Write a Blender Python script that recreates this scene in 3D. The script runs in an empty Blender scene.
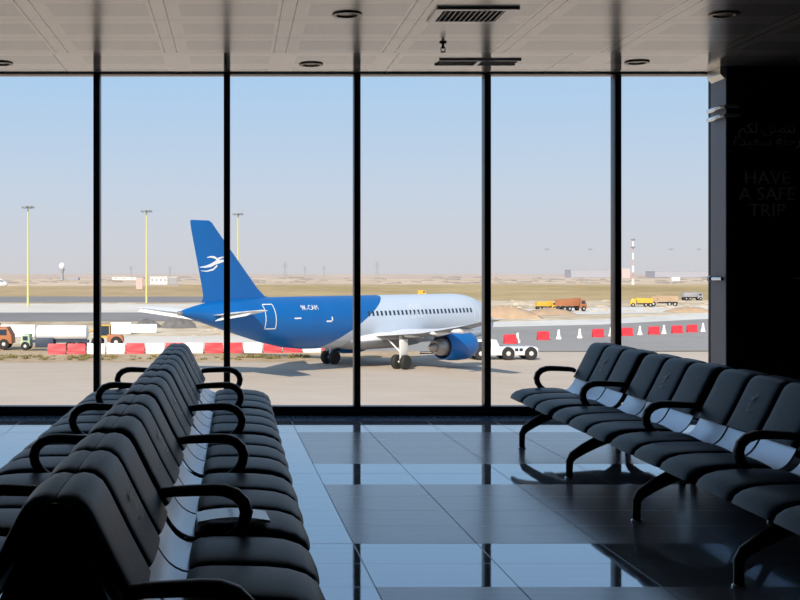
import bpy, bmesh, math, random
from mathutils import Vector, Matrix
random.seed(7)
col = bpy.context.scene.collection
PI = math.pi
F, VX, VY, CH = 1200.0, 235.0, 273.0, 1.5       # focal length in px, principal point, eye height
WD = 12.63                                       # distance of the window wall
GZ = -6.28                                       # level of the apron outside
CZ = 3.605                                       # ceiling height

# ------------------------------------------------------------------ materials
def nn(nt, t, **kw):
    n = nt.nodes.new(t)
    for k, v in kw.items(): setattr(n, k, v)
    return n
def S(n, **kw):
    for k, v in kw.items():
        k = k.replace('_', ' ')
        n.inputs[k].default_value = v
def base_mat(name):
    m = bpy.data.materials.new(name); m.use_nodes = True
    nt = m.node_tree
    return m, nt, nt.nodes['Principled BSDF']
def c4(c): return (c[0], c[1], c[2], 1)
def mat(name, c, rough=.6, metal=0, var=.12, scale=6, bump=0, spec=.5, coat=0, emit=None, estr=0, tint=None):
    """procedural: noise-varied colour and roughness, optional bump"""
    m, nt, b = base_mat(name)
    L = nt.links.new
    tc = nn(nt, 'ShaderNodeTexCoord')
    no = nn(nt, 'ShaderNodeTexNoise'); S(no, Scale=scale, Detail=4)
    L(tc.outputs['Object'], no.inputs['Vector'])
    mx = nn(nt, 'ShaderNodeMix', data_type='RGBA')
    mx.inputs[6].default_value = c4([x*(1-var) for x in c]); mx.inputs[7].default_value = c4([min(1, x*(1+var)) for x in c])
    L(no.outputs['Fac'], mx.inputs[0]); L(mx.outputs[2], b.inputs['Base Color'])
    S(b, Roughness=rough, Metallic=metal)
    b.inputs['Specular IOR Level'].default_value = spec
    b.inputs['Coat Weight'].default_value = coat
    if tint: b.inputs['Specular Tint'].default_value = c4(tint)
    if emit:
        b.inputs['Emission Color'].default_value = c4(emit); b.inputs['Emission Strength'].default_value = estr
    if bump:
        bp = nn(nt, 'ShaderNodeBump'); S(bp, Strength=bump, Distance=.02)
        L(no.outputs['Fac'], bp.inputs['Height']); L(bp.outputs[0], b.inputs['Normal'])
    return m
def math_n(nt, op, a, b=None, c=None):
    n = nn(nt, 'ShaderNodeMath', operation=op)
    for i, v in enumerate((a, b, c)):
        if v is None: continue
        if isinstance(v, (int, float)): n.inputs[i].default_value = v
        else: nt.links.new(v, n.inputs[i])
    return n.outputs[0]
def mixc(nt, fac, a, b):
    n = nn(nt, 'ShaderNodeMix', data_type='RGBA')
    for i, v in ((0, fac), (6, a), (7, b)):
        if isinstance(v, (int, float)): n.inputs[i].default_value = v
        elif isinstance(v, (tuple, list)): n.inputs[i].default_value = c4(v)
        else: nt.links.new(v, n.inputs[i])
    return n.outputs[2]
def xyz(nt):
    tc = nn(nt, 'ShaderNodeTexCoord'); sp = nn(nt, 'ShaderNodeSeparateXYZ')
    nt.links.new(tc.outputs['Object'], sp.inputs[0])
    return tc.outputs['Object'], sp.outputs[0], sp.outputs[1], sp.outputs[2]

def floor_mat():
    m, nt, b = base_mat('polished_stone_tiles'); L = nt.links.new
    v, x, y, z = xyz(nt)
    row = math_n(nt, 'DIVIDE', math_n(nt, 'SUBTRACT', y, 5.73-2.778*4), .463)
    m6 = math_n(nt, 'MODULO', row, 6.0)
    dark = math_n(nt, 'GREATER_THAN', m6, 2.0)
    x = math_n(nt, 'ADD', x, math_n(nt, 'MULTIPLY', math_n(nt, 'SUBTRACT', y, 9.0), .0154))
    dark = math_n(nt, 'MULTIPLY', dark, math_n(nt, 'GREATER_THAN', x, .62))
    # joints
    fx = math_n(nt, 'ABSOLUTE', math_n(nt, 'SUBTRACT', math_n(nt, 'FRACT', math_n(nt, 'ADD', math_n(nt, 'DIVIDE', math_n(nt, 'SUBTRACT', x, .62), .685), 20.5)), .5))
    jx = math_n(nt, 'LESS_THAN', fx, .0055)
    fy = math_n(nt, 'ABSOLUTE', math_n(nt, 'SUBTRACT', math_n(nt, 'FRACT', math_n(nt, 'ADD', row, .5)), .5))
    jy = math_n(nt, 'LESS_THAN', fy, .011)
    # weaker cross joints inside the honed rows, the strong ones elsewhere
    r3 = math_n(nt, 'MODULO', math_n(nt, 'ADD', math_n(nt, 'ROUND', row), 4.0), 5.0)
    strong = math_n(nt, 'LESS_THAN', r3, .5)
    jy = math_n(nt, 'MULTIPLY', jy, math_n(nt, 'MAXIMUM', strong, .35))
    j = math_n(nt, 'MAXIMUM', jx, jy)
    mp = nn(nt, 'ShaderNodeMapping'); mp.inputs['Scale'].default_value = (.6, 9, 1); L(v, mp.inputs[0])
    no = nn(nt, 'ShaderNodeTexNoise'); S(no, Scale=2.2, Detail=6, Roughness=.6); L(mp.outputs[0], no.inputs['Vector'])
    cl = mixc(nt, no.outputs['Fac'], (.56, .63, .73), (.72, .78, .86))
    cd = mixc(nt, no.outputs['Fac'], (.40, .41, .47), (.58, .59, .64))
    c = mixc(nt, dark, cl, cd)
    c = mixc(nt, math_n(nt, 'MULTIPLY', j, .85), c, (.015, .02, .035))
    L(c, b.inputs['Base Color'])
    rg = math_n(nt, 'ADD', math_n(nt, 'MULTIPLY', dark, .17), .025)
    rg = math_n(nt, 'ADD', rg, math_n(nt, 'MULTIPLY', no.outputs['Fac'], .02))
    rg = math_n(nt, 'ADD', rg, math_n(nt, 'MULTIPLY', j, .3))
    L(rg, b.inputs['Roughness'])
    ior = math_n(nt, 'SUBTRACT', 2.9, math_n(nt, 'MULTIPLY', dark, 1.25)); L(ior, b.inputs['IOR'])
    b.inputs['Specular Tint'].default_value = (.85, .94, 1.0, 1)
    L(math_n(nt, 'SUBTRACT', .40, math_n(nt, 'MULTIPLY', dark, .22)), b.inputs['Metallic'])
    return m
def ceiling_mat():
    m, nt, b = base_mat('metal_plank_ceiling'); L = nt.links.new
    v, x, y, z = xyz(nt)
    u = math_n(nt, 'FRACT', math_n(nt, 'ADD', math_n(nt, 'DIVIDE', math_n(nt, 'ADD', x, .70), 1.04), 20.0))   # plank period
    def near(uu, at, w): return math_n(nt, 'LESS_THAN', math_n(nt, 'ABSOLUTE', math_n(nt, 'SUBTRACT', uu, at)), w)
    inpan = math_n(nt, 'LESS_THAN', y, 11.48)
    seam = math_n(nt, 'MAXIMUM', near(u, .03, .006), near(u, .14, .006))
    band = math_n(nt, 'LESS_THAN', math_n(nt, 'ABSOLUTE', math_n(nt, 'SUBTRACT', u, .085)), .16)
    w = math_n(nt, 'FRACT', math_n(nt, 'ADD', math_n(nt, 'DIVIDE', math_n(nt, 'SUBTRACT', y, 11.48), .75), 40.0))
    cross = math_n(nt, 'MAXIMUM', math_n(nt, 'LESS_THAN', w, .012), math_n(nt, 'GREATER_THAN', w, .988))
    cband = math_n(nt, 'LESS_THAN', math_n(nt, 'ABSOLUTE', math_n(nt, 'SUBTRACT', w, .5)), .3)
    no = nn(nt, 'ShaderNodeTexNoise'); S(no, Scale=3, Detail=3); L(v, no.inputs['Vector'])
    c = mixc(nt, no.outputs['Fac'], (.78, .69, .61), (.84, .75, .67))
    perf = math_n(nt, 'MULTIPLY', cband, math_n(nt, 'SUBTRACT', 1.0, band))
    c = mixc(nt, math_n(nt, 'MULTIPLY', perf, .38), c, (.25, .24, .23))
    sm = math_n(nt, 'MULTIPLY', math_n(nt, 'MAXIMUM', seam, math_n(nt, 'MULTIPLY', cross, .5)), math_n(nt, 'MULTIPLY', inpan, .8))
    c = mixc(nt, sm, c, (.03, .03, .03))
    us = math_n(nt, 'FRACT', math_n(nt, 'ADD', math_n(nt, 'DIVIDE', math_n(nt, 'ADD', x, 1.75), 1.66), 20.5))
    s2 = math_n(nt, 'MULTIPLY', near(us, .5, .005), math_n(nt, 'SUBTRACT', 1.0, inpan))
    c = mixc(nt, math_n(nt, 'MULTIPLY', s2, .85), c, (.02, .02, .02))
    L(c, b.inputs['Base Color'])
    rg = math_n(nt, 'ADD', .10, math_n(nt, 'MULTIPLY', inpan, .10)); L(rg, b.inputs['Roughness'])
    b.inputs['IOR'].default_value = 2.0; b.inputs['Metallic'].default_value = .35
    return m
def glass_mat():
    m, nt, b = base_mat('tinted_window_glass'); L = nt.links.new
    nt.nodes.remove(b)
    out = nt.nodes['Material Output']
    tr = nn(nt, 'ShaderNodeBsdfTransparent'); tr.inputs[0].default_value = (.985, .99, .99, 1)
    gl = nn(nt, 'ShaderNodeBsdfGlossy'); gl.inputs['Roughness'].default_value = .0
    fr = nn(nt, 'ShaderNodeFresnel'); fr.inputs[0].default_value = 1.45
    mx = nn(nt, 'ShaderNodeMixShader'); L(math_n(nt, 'MULTIPLY', fr.outputs[0], .5), mx.inputs[0]); L(tr.outputs[0], mx.inputs[1]); L(gl.outputs[0], mx.inputs[2])
    L(mx.outputs[0], out.inputs[0])
    return m
def ground_mat(name, a, b_, scale=.05, stretch=(1, 1, 1), fine=.6, mixf=.35):
    m, nt, b = base_mat(name); L = nt.links.new
    tc = nn(nt, 'ShaderNodeTexCoord'); mp = nn(nt, 'ShaderNodeMapping'); mp.inputs['Scale'].default_value = stretch
    L(tc.outputs['Object'], mp.inputs[0])
    n1 = nn(nt, 'ShaderNodeTexNoise'); S(n1, Scale=scale, Detail=8, Roughness=.65); L(mp.outputs[0], n1.inputs['Vector'])
    n2 = nn(nt, 'ShaderNodeTexNoise'); S(n2, Scale=fine, Detail=4); L(mp.outputs[0], n2.inputs['Vector'])
    r = nn(nt, 'ShaderNodeValToRGB'); r.color_ramp.elements[0].position = .36; r.color_ramp.elements[1].position = .64
    r.color_ramp.elements[0].color = c4(a); r.color_ramp.elements[1].color = c4(b_)
    L(math_n(nt, 'ADD', math_n(nt, 'MULTIPLY', n1.outputs['Fac'], 1-mixf), math_n(nt, 'MULTIPLY', n2.outputs['Fac'], mixf)), r.inputs[0])
    L(r.outputs[0], b.inputs['Base Color']); S(b, Roughness=1.0); b.inputs['Specular IOR Level'].default_value = 0
    return m
def livery_mat(name, white, blue, split=True):
    m, nt, b = base_mat(name); L = nt.links.new
    v, x, y, z = xyz(nt)
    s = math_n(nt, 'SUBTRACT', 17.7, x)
    lim = math_n(nt, 'ADD', 16.3, math_n(nt, 'MULTIPLY', math_n(nt, 'SUBTRACT', 5.87, z), 1.9))
    f = math_n(nt, 'GREATER_THAN', s, lim)
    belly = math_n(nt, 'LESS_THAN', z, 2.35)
    no = nn(nt, 'ShaderNodeTexNoise'); S(no, Scale=.7, Detail=4); L(v, no.inputs['Vector'])
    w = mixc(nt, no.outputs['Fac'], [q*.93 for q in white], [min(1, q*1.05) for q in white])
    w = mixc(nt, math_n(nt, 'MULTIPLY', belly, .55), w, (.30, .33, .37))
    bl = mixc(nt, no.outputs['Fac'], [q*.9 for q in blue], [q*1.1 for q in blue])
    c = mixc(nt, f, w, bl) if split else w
    L(c, b.inputs['Base Color']); S(b, Roughness=.38)
    return m

M = {}
M['floor'] = floor_mat(); M['ceil'] = ceiling_mat(); M['glass'] = glass_mat()
M['dwall'] = mat('dark_wall_paint', (.02, .02, .022), .7)
M['frame'] = mat('black_window_frame', (.008, .008, .009), .35)
M['strip'] = mat('dark_blue_granite_strip', (.14, .24, .36), .2, scale=30, var=.3)
M['pillar'] = mat('black_pillar_cladding', (.008, .008, .010), .35)
M['pside'] = mat('grey_blue_pillar_edge', (.34, .35, .43), .45)
M['cap'] = mat('cream_capital', (.92, .86, .76), .32, metal=.8)
M['chrome'] = mat('chrome', (.75, .78, .82), .12, metal=1, var=.05)
M['pad'] = mat('black_vinyl_pad', (.010, .055, .105), .42, var=.25, scale=22, bump=.05, spec=.2, tint=(.6, .85, 1))
M['shell'] = mat('brushed_steel_shell', (.44, .52, .62), .30, metal=.9, var=.08, scale=5)
M['arm'] = mat('black_armrest_plastic', (.012, .012, .014), .32, var=.2)
M['blackmetal'] = mat('black_powdercoat', (.014, .014, .017), .4)
M['emblem'] = mat('pale_grey_print', (.55, .60, .66), .5)
M['paper'] = mat('glossy_paper', (.8, .82, .84), .15)
M['letter'] = mat('dull_grey_lettering', (.45, .45, .46), .4)
M['gold'] = mat('dull_gold', (.5, .33, .1), .3, metal=1)
M['bronze'] = mat('dark_bronze_ring', (.16, .12, .08), .3, metal=.8)
M['vent'] = mat('ceiling_grille_paint', (.80, .74, .68), .25, metal=.35)
M['dark'] = mat('dark_void', (.006, .006, .006), .8)
M['lampglass'] = mat('amber_lamp_glass', (.35, .2, .08), .2)
BLUE = (.0, .125, .42)
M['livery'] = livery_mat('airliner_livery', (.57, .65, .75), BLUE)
M['blue'] = mat('airliner_blue', BLUE, .35, var=.08, scale=1)
M['white'] = mat('white_paint', (.86, .87, .88), .4, var=.04, scale=2)
M['offwhite'] = mat('offwhite_paint', (.72, .72, .72), .5, var=.08, scale=2)
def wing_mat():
    m, nt, b = base_mat('wing_paint_shaded_below')
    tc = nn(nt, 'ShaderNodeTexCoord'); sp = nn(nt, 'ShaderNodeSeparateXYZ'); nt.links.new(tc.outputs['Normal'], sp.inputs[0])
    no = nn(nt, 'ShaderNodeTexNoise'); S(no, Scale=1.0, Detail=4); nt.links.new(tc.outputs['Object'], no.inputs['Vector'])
    up = mixc(nt, no.outputs['Fac'], (.76, .77, .79), (.86, .87, .88)); lo = mixc(nt, no.outputs['Fac'], (.22, .24, .27), (.30, .32, .35))  # shade of the underside put into the colour of downward-facing surfaces
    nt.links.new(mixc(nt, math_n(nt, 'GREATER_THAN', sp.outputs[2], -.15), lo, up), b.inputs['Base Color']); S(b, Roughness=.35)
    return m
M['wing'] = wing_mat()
M['alu'] = mat('engine_metal', (.35, .33, .32), .4, metal=.6)
M['tyre'] = mat('rubber_tyre', (.025, .025, .025), .8)
M['rim'] = mat('wheel_rim', (.6, .6, .6), .4)
M['pane'] = mat('dark_vehicle_glass', (.03, .05, .08), .1)
M['red'] = mat('red_plastic', (.68, .035, .05), .5, scale=1.5, var=.2)
M['bwhite'] = mat('white_plastic', (.84, .82, .80), .5, scale=1.5, var=.08)
M['yellow'] = mat('construction_yellow', (.72, .42, .05), .5)
M['poley'] = mat('yellow_green_pole', (.62, .60, .24), .5)
M['poleg'] = mat('hazy_far_pole', (.40, .42, .48), .7)  # distance haze put into the pole colour
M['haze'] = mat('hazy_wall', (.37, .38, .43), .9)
M['pinkred'] = mat('hazy_pale_red', (.56, .40, .41), .7)  # red paled in the colour to carry the distance haze
M['headg'] = mat('grey_lamp_head', (.25, .27, .29), .6)
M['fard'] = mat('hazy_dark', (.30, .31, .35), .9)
M['rust'] = mat('rust_orange_paint', (.45, .17, .07), .6)
M['green'] = mat('pale_green_paint', (.45, .58, .40), .6)
M['navy'] = mat('dark_chassis', (.04, .06, .10), .6)
M['rub'] = mat('grey_rubble', (.16, .155, .155), .95, var=.5, scale=1.2)
M['soil'] = mat('brown_soil', (.46, .33, .22), .95, var=.25, scale=.6)
M['weed'] = mat('dry_olive_weeds', (.24, .21, .07), .95, var=.4, scale=2)
M['pink'] = mat('pink_wall', (.62, .46, .44), .8)
M['cream'] = mat('cream_wall', (.74, .70, .66), .8)
M['slate'] = mat('slate_wall', (.34, .34, .38), .8)

# ------------------------------------------------------------------ mesh helpers
class MB:
    def __init__(s): s.bm = bmesh.new()
    def box(s, c, d, rz=0, bev=0, mtx=None):
        r = bmesh.ops.create_cube(s.bm, size=1.0)
        vs = r['verts']
        T = Matrix.Translation(c) @ Matrix.Rotation(rz, 4, 'Z') @ Matrix.Diagonal((d[0], d[1], d[2], 1))
        if mtx: T = mtx @ T
        bmesh.ops.transform(s.bm, matrix=T, verts=vs)
        if bev:
            es = list({e for v in vs for e in v.link_edges})
            bmesh.ops.bevel(s.bm, geom=es, offset=bev, segments=2, profile=.5, affect='EDGES')
        return s
    def bx(s, x0, x1, y0, y1, z0, z1, bev=0):
        return s.box(((x0+x1)/2, (y0+y1)/2, (z0+z1)/2), (x1-x0, y1-y0, z1-z0), bev=bev)
    def loft(s, rings, cap=True, closed=True):
        R = [[s.bm.verts.new(p) for p in r] for r in rings]
        n = len(R[0])
        for a, b in zip(R, R[1:]):
            for i in range(n if closed else n-1):
                j = (i+1) % n
                try: s.bm.faces.new((a[i], a[j], b[j], b[i]))
                except ValueError: pass
        if cap and closed:
            try: s.bm.faces.new(R[0][::-1]); s.bm.faces.new(R[-1])
            except ValueError: pass
        return s
    def tube(s, pts, r, n=10, flat=None, side=None, radii=None):
        """tube along pts; flat=(ra, rb) elliptical section with ra along `side`"""
        pts = [Vector(p) for p in pts]; rings = []
        prev = None
        for i, p in enumerate(pts):
            t = (pts[min(i+1, len(pts)-1)] - pts[max(i-1, 0)]).normalized()
            if side is not None: a = Vector(side)
            elif prev is not None: a = prev - t*prev.dot(t)
            else: a = Vector((0, 0, 1)) if abs(t.z) < .9 else Vector((1, 0, 0))
            a = (a - t*a.dot(t)).normalized(); prev = a
            b = t.cross(a)
            k = radii[i] if radii else 1
            ra, rb = (flat if flat else (r, r))
            rings.append([p + a*(ra*k*math.cos(2*PI*q/n)) + b*(rb*k*math.sin(2*PI*q/n)) for q in range(n)])
        return s.loft(rings)
    def rod(s, a, b, r, n=10, r2=None):
        return s.tube([a, b], r, n, radii=[1, (r2/r if r2 is not None else 1)])
    def lathe(s, prof, c=(0, 0, 0), axis='z', n=24):
        rings = []
        for r, h in prof:
            ring = []
            for q in range(n):
                a = 2*PI*q/n; u, v = max(r, 1e-4)*math.cos(a), max(r, 1e-4)*math.sin(a)
                p = {'z': (u, v, h), 'x': (h, u, v), 'y': (v, h, u)}[axis]
                ring.append(Vector(c)+Vector(p))
            rings.append(ring)
        return s.loft(rings)
    def extrude(s, poly, y0, y1, bev=0, seg=2, axis='y'):
        """closed section polygon (u, z) swept along y"""
        f = (lambda u, z, y: (u, y, z)) if axis == 'y' else (lambda u, z, y: (y, u, z))
        A = [s.bm.verts.new(f(u, z, y0)) for u, z in poly]; B = [s.bm.verts.new(f(u, z, y1)) for u, z in poly]
        n = len(poly)
        for i in range(n): s.bm.faces.new((A[i], A[(i+1) % n], B[(i+1) % n], B[i]))
        fa = s.bm.faces.new(A[::-1]); fb = s.bm.faces.new(B)
        if bev:
            es = list(fa.edges)+list(fb.edges)
            bmesh.ops.bevel(s.bm, geom=es, offset=bev, segments=seg, profile=.5, affect='EDGES', clamp_overlap=True)
        return s
    def poly(s, pts):
        s.bm.faces.new([s.bm.verts.new(p) for p in pts]); return s
    def build(s, name, m, parent=None, loc=(0, 0, 0), rz=0, smooth=True, ang=35):
        bmesh.ops.recalc_face_normals(s.bm, faces=s.bm.faces[:])
        me = bpy.data.meshes.new(name); s.bm.to_mesh(me); s.bm.free()
        o = bpy.data.objects.new(name, me); col.objects.link(o)
        me.materials.append(m)
        if smooth:
            for p in me.polygons: p.use_smooth = True
            try: me.set_sharp_from_angle(angle=math.radians(ang))
            except Exception: pass
        o.location = loc; o.rotation_euler.z = rz
        if parent: o.parent = parent
        return o
def empty(name, loc=(0, 0, 0), rz=0, parent=None):
    o = bpy.data.objects.new(name, None); col.objects.link(o)
    o.location = loc; o.rotation_euler.z = rz; o.empty_display_size = .2
    if parent: o.parent = parent
    return o
def tag(o, label, cat, group=None, kind=None):
    if label: o['label'] = label
    if cat: o['category'] = cat
    if group: o['group'] = group
    if kind: o['kind'] = kind
    return o
def struct(o): o['kind'] = 'structure'; return o
def copy_tree(o, parent=None):
    c = o.copy(); col.objects.link(c)
    if parent: c.parent = parent
    for ch in list(o.children): copy_tree(ch, c)
    return c
def G(px, py, z=GZ):
    """point of the ground seen at that place of the photograph"""
    d = F*(CH-z)/(py-VY)
    return Vector(((px-VX)/F*d, d, z))

# ------------------------------------------------------------------ the hall
XL, XR, YB = -6.92, 7.6, -6.0
struct(MB().bx(XL, XR, YB, WD+.05, -.12, 0).build('floor', M['floor'], smooth=False))
struct(MB().bx(XL, XR, YB, WD+.25, CZ, CZ+.25).build('ceiling', M['ceil'], smooth=False))
struct(MB().bx(XL-.15, XL, YB, WD+.2, -.12, CZ).build('wall_left', M['dwall'], smooth=False))
struct(MB().bx(XR, XR+.15, YB, WD+.2, -.12, CZ).build('wall_right', M['dwall'], smooth=False))
struct(MB().bx(XL-.15, XR+.15, YB-.15, YB, -.12, CZ).build('wall_back', M['dwall'], smooth=False))
struct(MB().bx(5.06, XR, WD-.02, WD+.2, 0, CZ).build('wall_front', M['dwall'], smooth=False))
struct(MB().bx(XL, 4.98, WD-.47, WD-.001, 0, .004).build('trim_1', M['strip'], smooth=False))
struct(MB().bx(XL, 5.06, WD-.03, WD+.12, .004, .098, bev=.006).build('trim_2', M['frame']))       # sill
struct(MB().bx(XL, 5.06, WD-.03, WD+.12, CZ-.014, CZ, bev=.003).build('trim_3', M['frame']))       # head
mull = [-1.4525+1.368*k for k in range(-4, 6)]
for i in range(len(mull)-1):
    x0, x1 = mull[i], min(mull[i+1], 5.06)
    w = MB().bx(x0+.02, x1-.02, WD+.055, WD+.061, .09, CZ-.02).build('window_%d' % (i+1), M['glass'], smooth=False)
    struct(w)
    if i < len(mull)-2:
        MB().bx(x1-.034, x1+.034, WD-.05, WD+.11, .09, CZ-.02, bev=.006).build('mullion', M['frame'], w)

# pillar at the right end of the glass
px0, py0 = 5.0, 12.22
pil = struct(MB().bx(px0+.012, XR, py0, WD-.021, 0, CZ).build('pillar', M['pillar'], smooth=False))
MB().bx(px0, px0+.012, py0+.006, WD-.021, 0, CZ).build('edge_panel', M['pside'], pil, smooth=False)
b = MB()
b.loft([[(px0-.05-k, py0+.02-.0*k, z), (px0-.05-k, WD-.05, z), (px0-.001, WD-.05, z), (px0-.001, py0+.02, z)] for k, z in ((-.045, CZ-.12), (0, CZ-.075), (0, CZ-.002))])
b.build('capital', M['cap'], pil, smooth=False)
for z in (3.19, 3.10):
    b = MB(); b.tube([(px0+.12, py0-.028, z), (px0-.03, py0-.028, z), (px0-.045, py0+.0, z), (px0-.045, WD-.06, z)], .022, 10)
    b.build('ring_bar', M['chrome'], pil)
b = MB(); b.tube([(px0-.03, py0+.02, 1.44), (px0-.03, WD-.06, 1.44)], .018, 12); b.lathe([(0, -.035), (.025, -.025), (.035, 0), (.025, .025), (0, .035)], c=(px0-.035, WD-.09, 1.44), axis='y', n=14)
b.build('bumper_rail', M['chrome'], pil)
MB().bx(5.68, 7.2, py0-.006, py0, 1.44, 1.452).build('gold_inlay', M['gold'], pil, smooth=False)

def text_mesh(name, lines, size, m, parent=None, loc=(0, 0, 0), spacing=1.0):
    cu = bpy.data.curves.new(name+'_c', 'FONT'); cu.body = lines; cu.size = size; cu.align_x = 'CENTER'
    cu.extrude = .004; cu.space_line = spacing; cu.resolution_u = 3
    to = bpy.data.objects.new(name+'_t', cu); col.objects.link(to)
    bpy.context.view_layer.update()
    dg = bpy.context.evaluated_depsgraph_get()
    me = bpy.data.meshes.new_from_object(to.evaluated_get(dg))
    bpy.data.objects.remove(to); bpy.data.curves.remove(cu)
    me.name = name; me.materials.clear(); me.materials.append(m)
    o = bpy.data.objects.new(name, me); col.objects.link(o)
    o.location = loc; o.rotation_euler = (PI/2, 0, 0)
    if parent: o.parent = parent
    return o
tx = (767-VX)/F*py0
t = text_mesh('wall_lettering', 'HAVE\nA SAFE\nTRIP', .19, M['letter'], loc=(tx, py0-.004, CH+(VY-184)/F*py0), spacing=.87)
tag(t, 'large dull grey English capital letters on the dark pillar', 'lettering')
ar = '\uFEE2\uFEDC\uFEDF \uFEF0\uFEE8\uFEE4\uFE98\uFEE7\n\uFE93\uFEAA\uFEF4\uFECC\uFEB3 \uFE94\uFEE0\uFEA3\uFEAD'
t = text_mesh('wall_lettering', ar, .15, M['letter'], loc=(tx, py0-.004, CH+(VY-133)/F*py0), spacing=.85)
tag(t, 'two lines of dull Arabic lettering above the English words on the pillar', 'lettering')

# ceiling fittings
def downlight(px, py, label):
    d = F*(CZ-CH)/(VY-py); X = (px-VX)/F*d
    r = empty('ceiling_downlight', (X, d, CZ)); tag(r, label, 'ceiling light', 'downlights in the ceiling')
    MB().lathe([(.082, -.001), (.088, -.014), (.118, -.012), (.122, -.004), (.122, 0), (.082, -.001)], n=32).build('trim_ring', M['bronze'], r)
    MB().lathe([(.086, -.002), (.05, -.0035), (0, -.004)], n=24).build('lamp_glass', M['lampglass'], r)
downlight(347, 14, 'round recessed downlight in the metal planks left of the large air grille')
downlight(724, 14, 'round recessed downlight in front of the dark pillar')
downlight(311, 64, 'round recessed downlight by the window head left of the slot diffuser')
downlight(637, 62, 'round recessed downlight by the window head right of the slot diffuser')
downlight(1, 63, 'round recessed downlight cut by the left edge, by the window head')
def cpt(px, py):
    d = F*(CZ-CH)/(VY-py); return (px-VX)/F*d, d
gx0, gy0 = cpt(437, 7); _, gy1 = cpt(0, 20.5); gx1, _ = cpt(520, 7)
g = empty('air_grille', ((gx0+gx1)/2, (gy0+gy1)/2, CZ)); tag(g, 'large rectangular ceiling air grille with dark blades', 'air vent')
w, h = (gx1-gx0)/2, abs(gy1-gy0)/2
b = MB(); 
for x0, x1, y0, y1 in ((-w, w, h-.05, h), (-w, w, -h, -h+.05), (-w, -w+.06, -h+.05, h-.05), (w-.1, w, -h+.05, h-.05)): b.bx(x0, x1, y0, y1, -.02, 0)
b.build('grille_frame', M['vent'], g, smooth=False)
MB().bx(-w+.06, w-.1, -h+.05, h-.05, -.003, -.0005).build('duct_opening', M['dark'], g, smooth=False)
n = 12
for i in range(n):
    x = -w+.09+(2*w-.2)*i/(n-1)
    MB().box((x, 0, -.012), (.004, 2*h-.1, .02), mtx=Matrix.Translation((x, 0, -.012)) @ Matrix.Rotation(.6, 4, 'Y') @ Matrix.Translation((-x, 0, .012))).build('blade', M['vent'], g, smooth=False)
sx0, sy0 = cpt(441, 59.5); sx1, sy1 = cpt(513, 64)
g = empty('slot_diffuser', ((sx0+sx1)/2, (sy0+sy1)/2, CZ)); tag(g, 'long narrow black slot diffuser in the ceiling strip by the glass', 'air vent')
w, h = (sx1-sx0)/2, abs(sy1-sy0)/2
MB().bx(-w, w, -h, h, -.012, -.001).build('slot_body', M['dark'], g, smooth=False)
b = MB(); b.bx(-w-.02, w+.02, -h-.02, -h, -.016, 0); b.bx(-w-.02, w+.02, h, h+.02, -.016, 0); b.bx(-.02, .02, -h, h, -.018, -.001); b.build('slot_frame', M['vent'], g, smooth=False)
sx, sy = cpt(443, 42)
g = empty('sprinkler_head', (sx, sy, CZ)); tag(g, 'small dark fire sprinkler hanging from the ceiling', 'sprinkler')
MB().lathe([(0, .003), (.035, .003), (.03, -.012), (.012, -.014), (.012, -.045), (.018, -.05), (.01, -.06), (0, -.062)], n=14).build('sprinkler_body', M['dark'], g)
b = MB(); b.tube([(-.016, 0, -.05), (-.022, 0, -.07), (-.004, 0, -.088)], .004, 6); b.tube([(.016, 0, -.05), (.022, 0, -.07), (.004, 0, -.088)], .004, 6); b.lathe([(0, -.088), (.026, -.089), (.026, -.093), (0, -.094)], n=12); b.build('deflector', M['dark'], g)

# ------------------------------------------------------------------ beam seating
NP, PITCH = 15, .503
SP, GAP = .474, .085
front_back = [(.0, .862), (.03, .868), (.06, .862), (.088, .842), (.108, .81), (.138, .75), (.173, .68), (.21, .61), (.24, .555)]
def offset(poly, d):
    out = []
    for i, p in enumerate(poly):
        a = Vector(poly[max(i-1, 0)]); c = Vector(poly[min(i+1, len(poly)-1)]); t = (c-a).normalized()
        out.append((p[0]-t.y*d*-1, p[1]+t.x*d*-1) if False else (p[0]+t.y*d, p[1]-t.x*d))
    return out
back_in = offset(front_back, .034)
back_sec = front_back + back_in[::-1]
shell_line = [(.185, .60), (.21, .55), (.223, .525), (.237, .50), (.252, .477), (.27, .456), (.292, .439), (.318, .427), (.345, .421), (.375, .418)]
back_line = [(.004, .80), (.05, .80), (.08, .755), (.115, .672), (.15, .602), (.178, .562)]
back_plate_sec = back_line + offset(back_line, .006)[::-1]
shell_sec = shell_line + offset(shell_line, .008)[::-1]
seat_line = [(.345, .432), (.37, .452), (.42, .458), (.52, .462), (.62, .466), (.70, .462), (.755, .446), (.79, .415), (.80, .385)]
seat_low = [(.775, .382), (.765, .40), (.74, .418), (.64, .433), (.5, .433), (.36, .428)]
seat_sec = seat_line + seat_low
def pad(outer, inner, half, crown, n=13):
    """upholstered pad: sections swept across, swelling toward the middle and rounded at the sides"""
    b = MB(); rings = []
    for k in range(n):
        t = math.sin(PI/2*(-1+2*k/(n-1)))
        e = math.sqrt(max(0, 1-abs(t)**12)); g = crown*(1-t*t)
        mid = [((o[0]+i_[0])/2, (o[1]+i_[1])/2) for o, i_ in zip(outer, inner)]
        up = offset(outer, -g)
        f = .25+.75*e
        ring = [(m[0]+(p[0]-m[0])*f, t*half, m[1]+(p[1]-m[1])*f) for m, p in zip(mid, up)]
        ring += [(m[0]+(p[0]-m[0])*f, t*half, m[1]+(p[1]-m[1])*f) for m, p in list(zip(mid, inner))[::-1]]
        rings.append(ring)
    return b.loft(rings)
seat_out = [(.343, .434), (.37, .449), (.42, .455), (.52, .455), (.62, .452), (.70, .444), (.76, .426), (.80, .397), (.815, .362)]
seat_in = [(.343, .424), (.37, .425), (.42, .425), (.52, .424), (.62, .421), (.69, .413), (.735, .400), (.77, .383), (.787, .360)]
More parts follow.
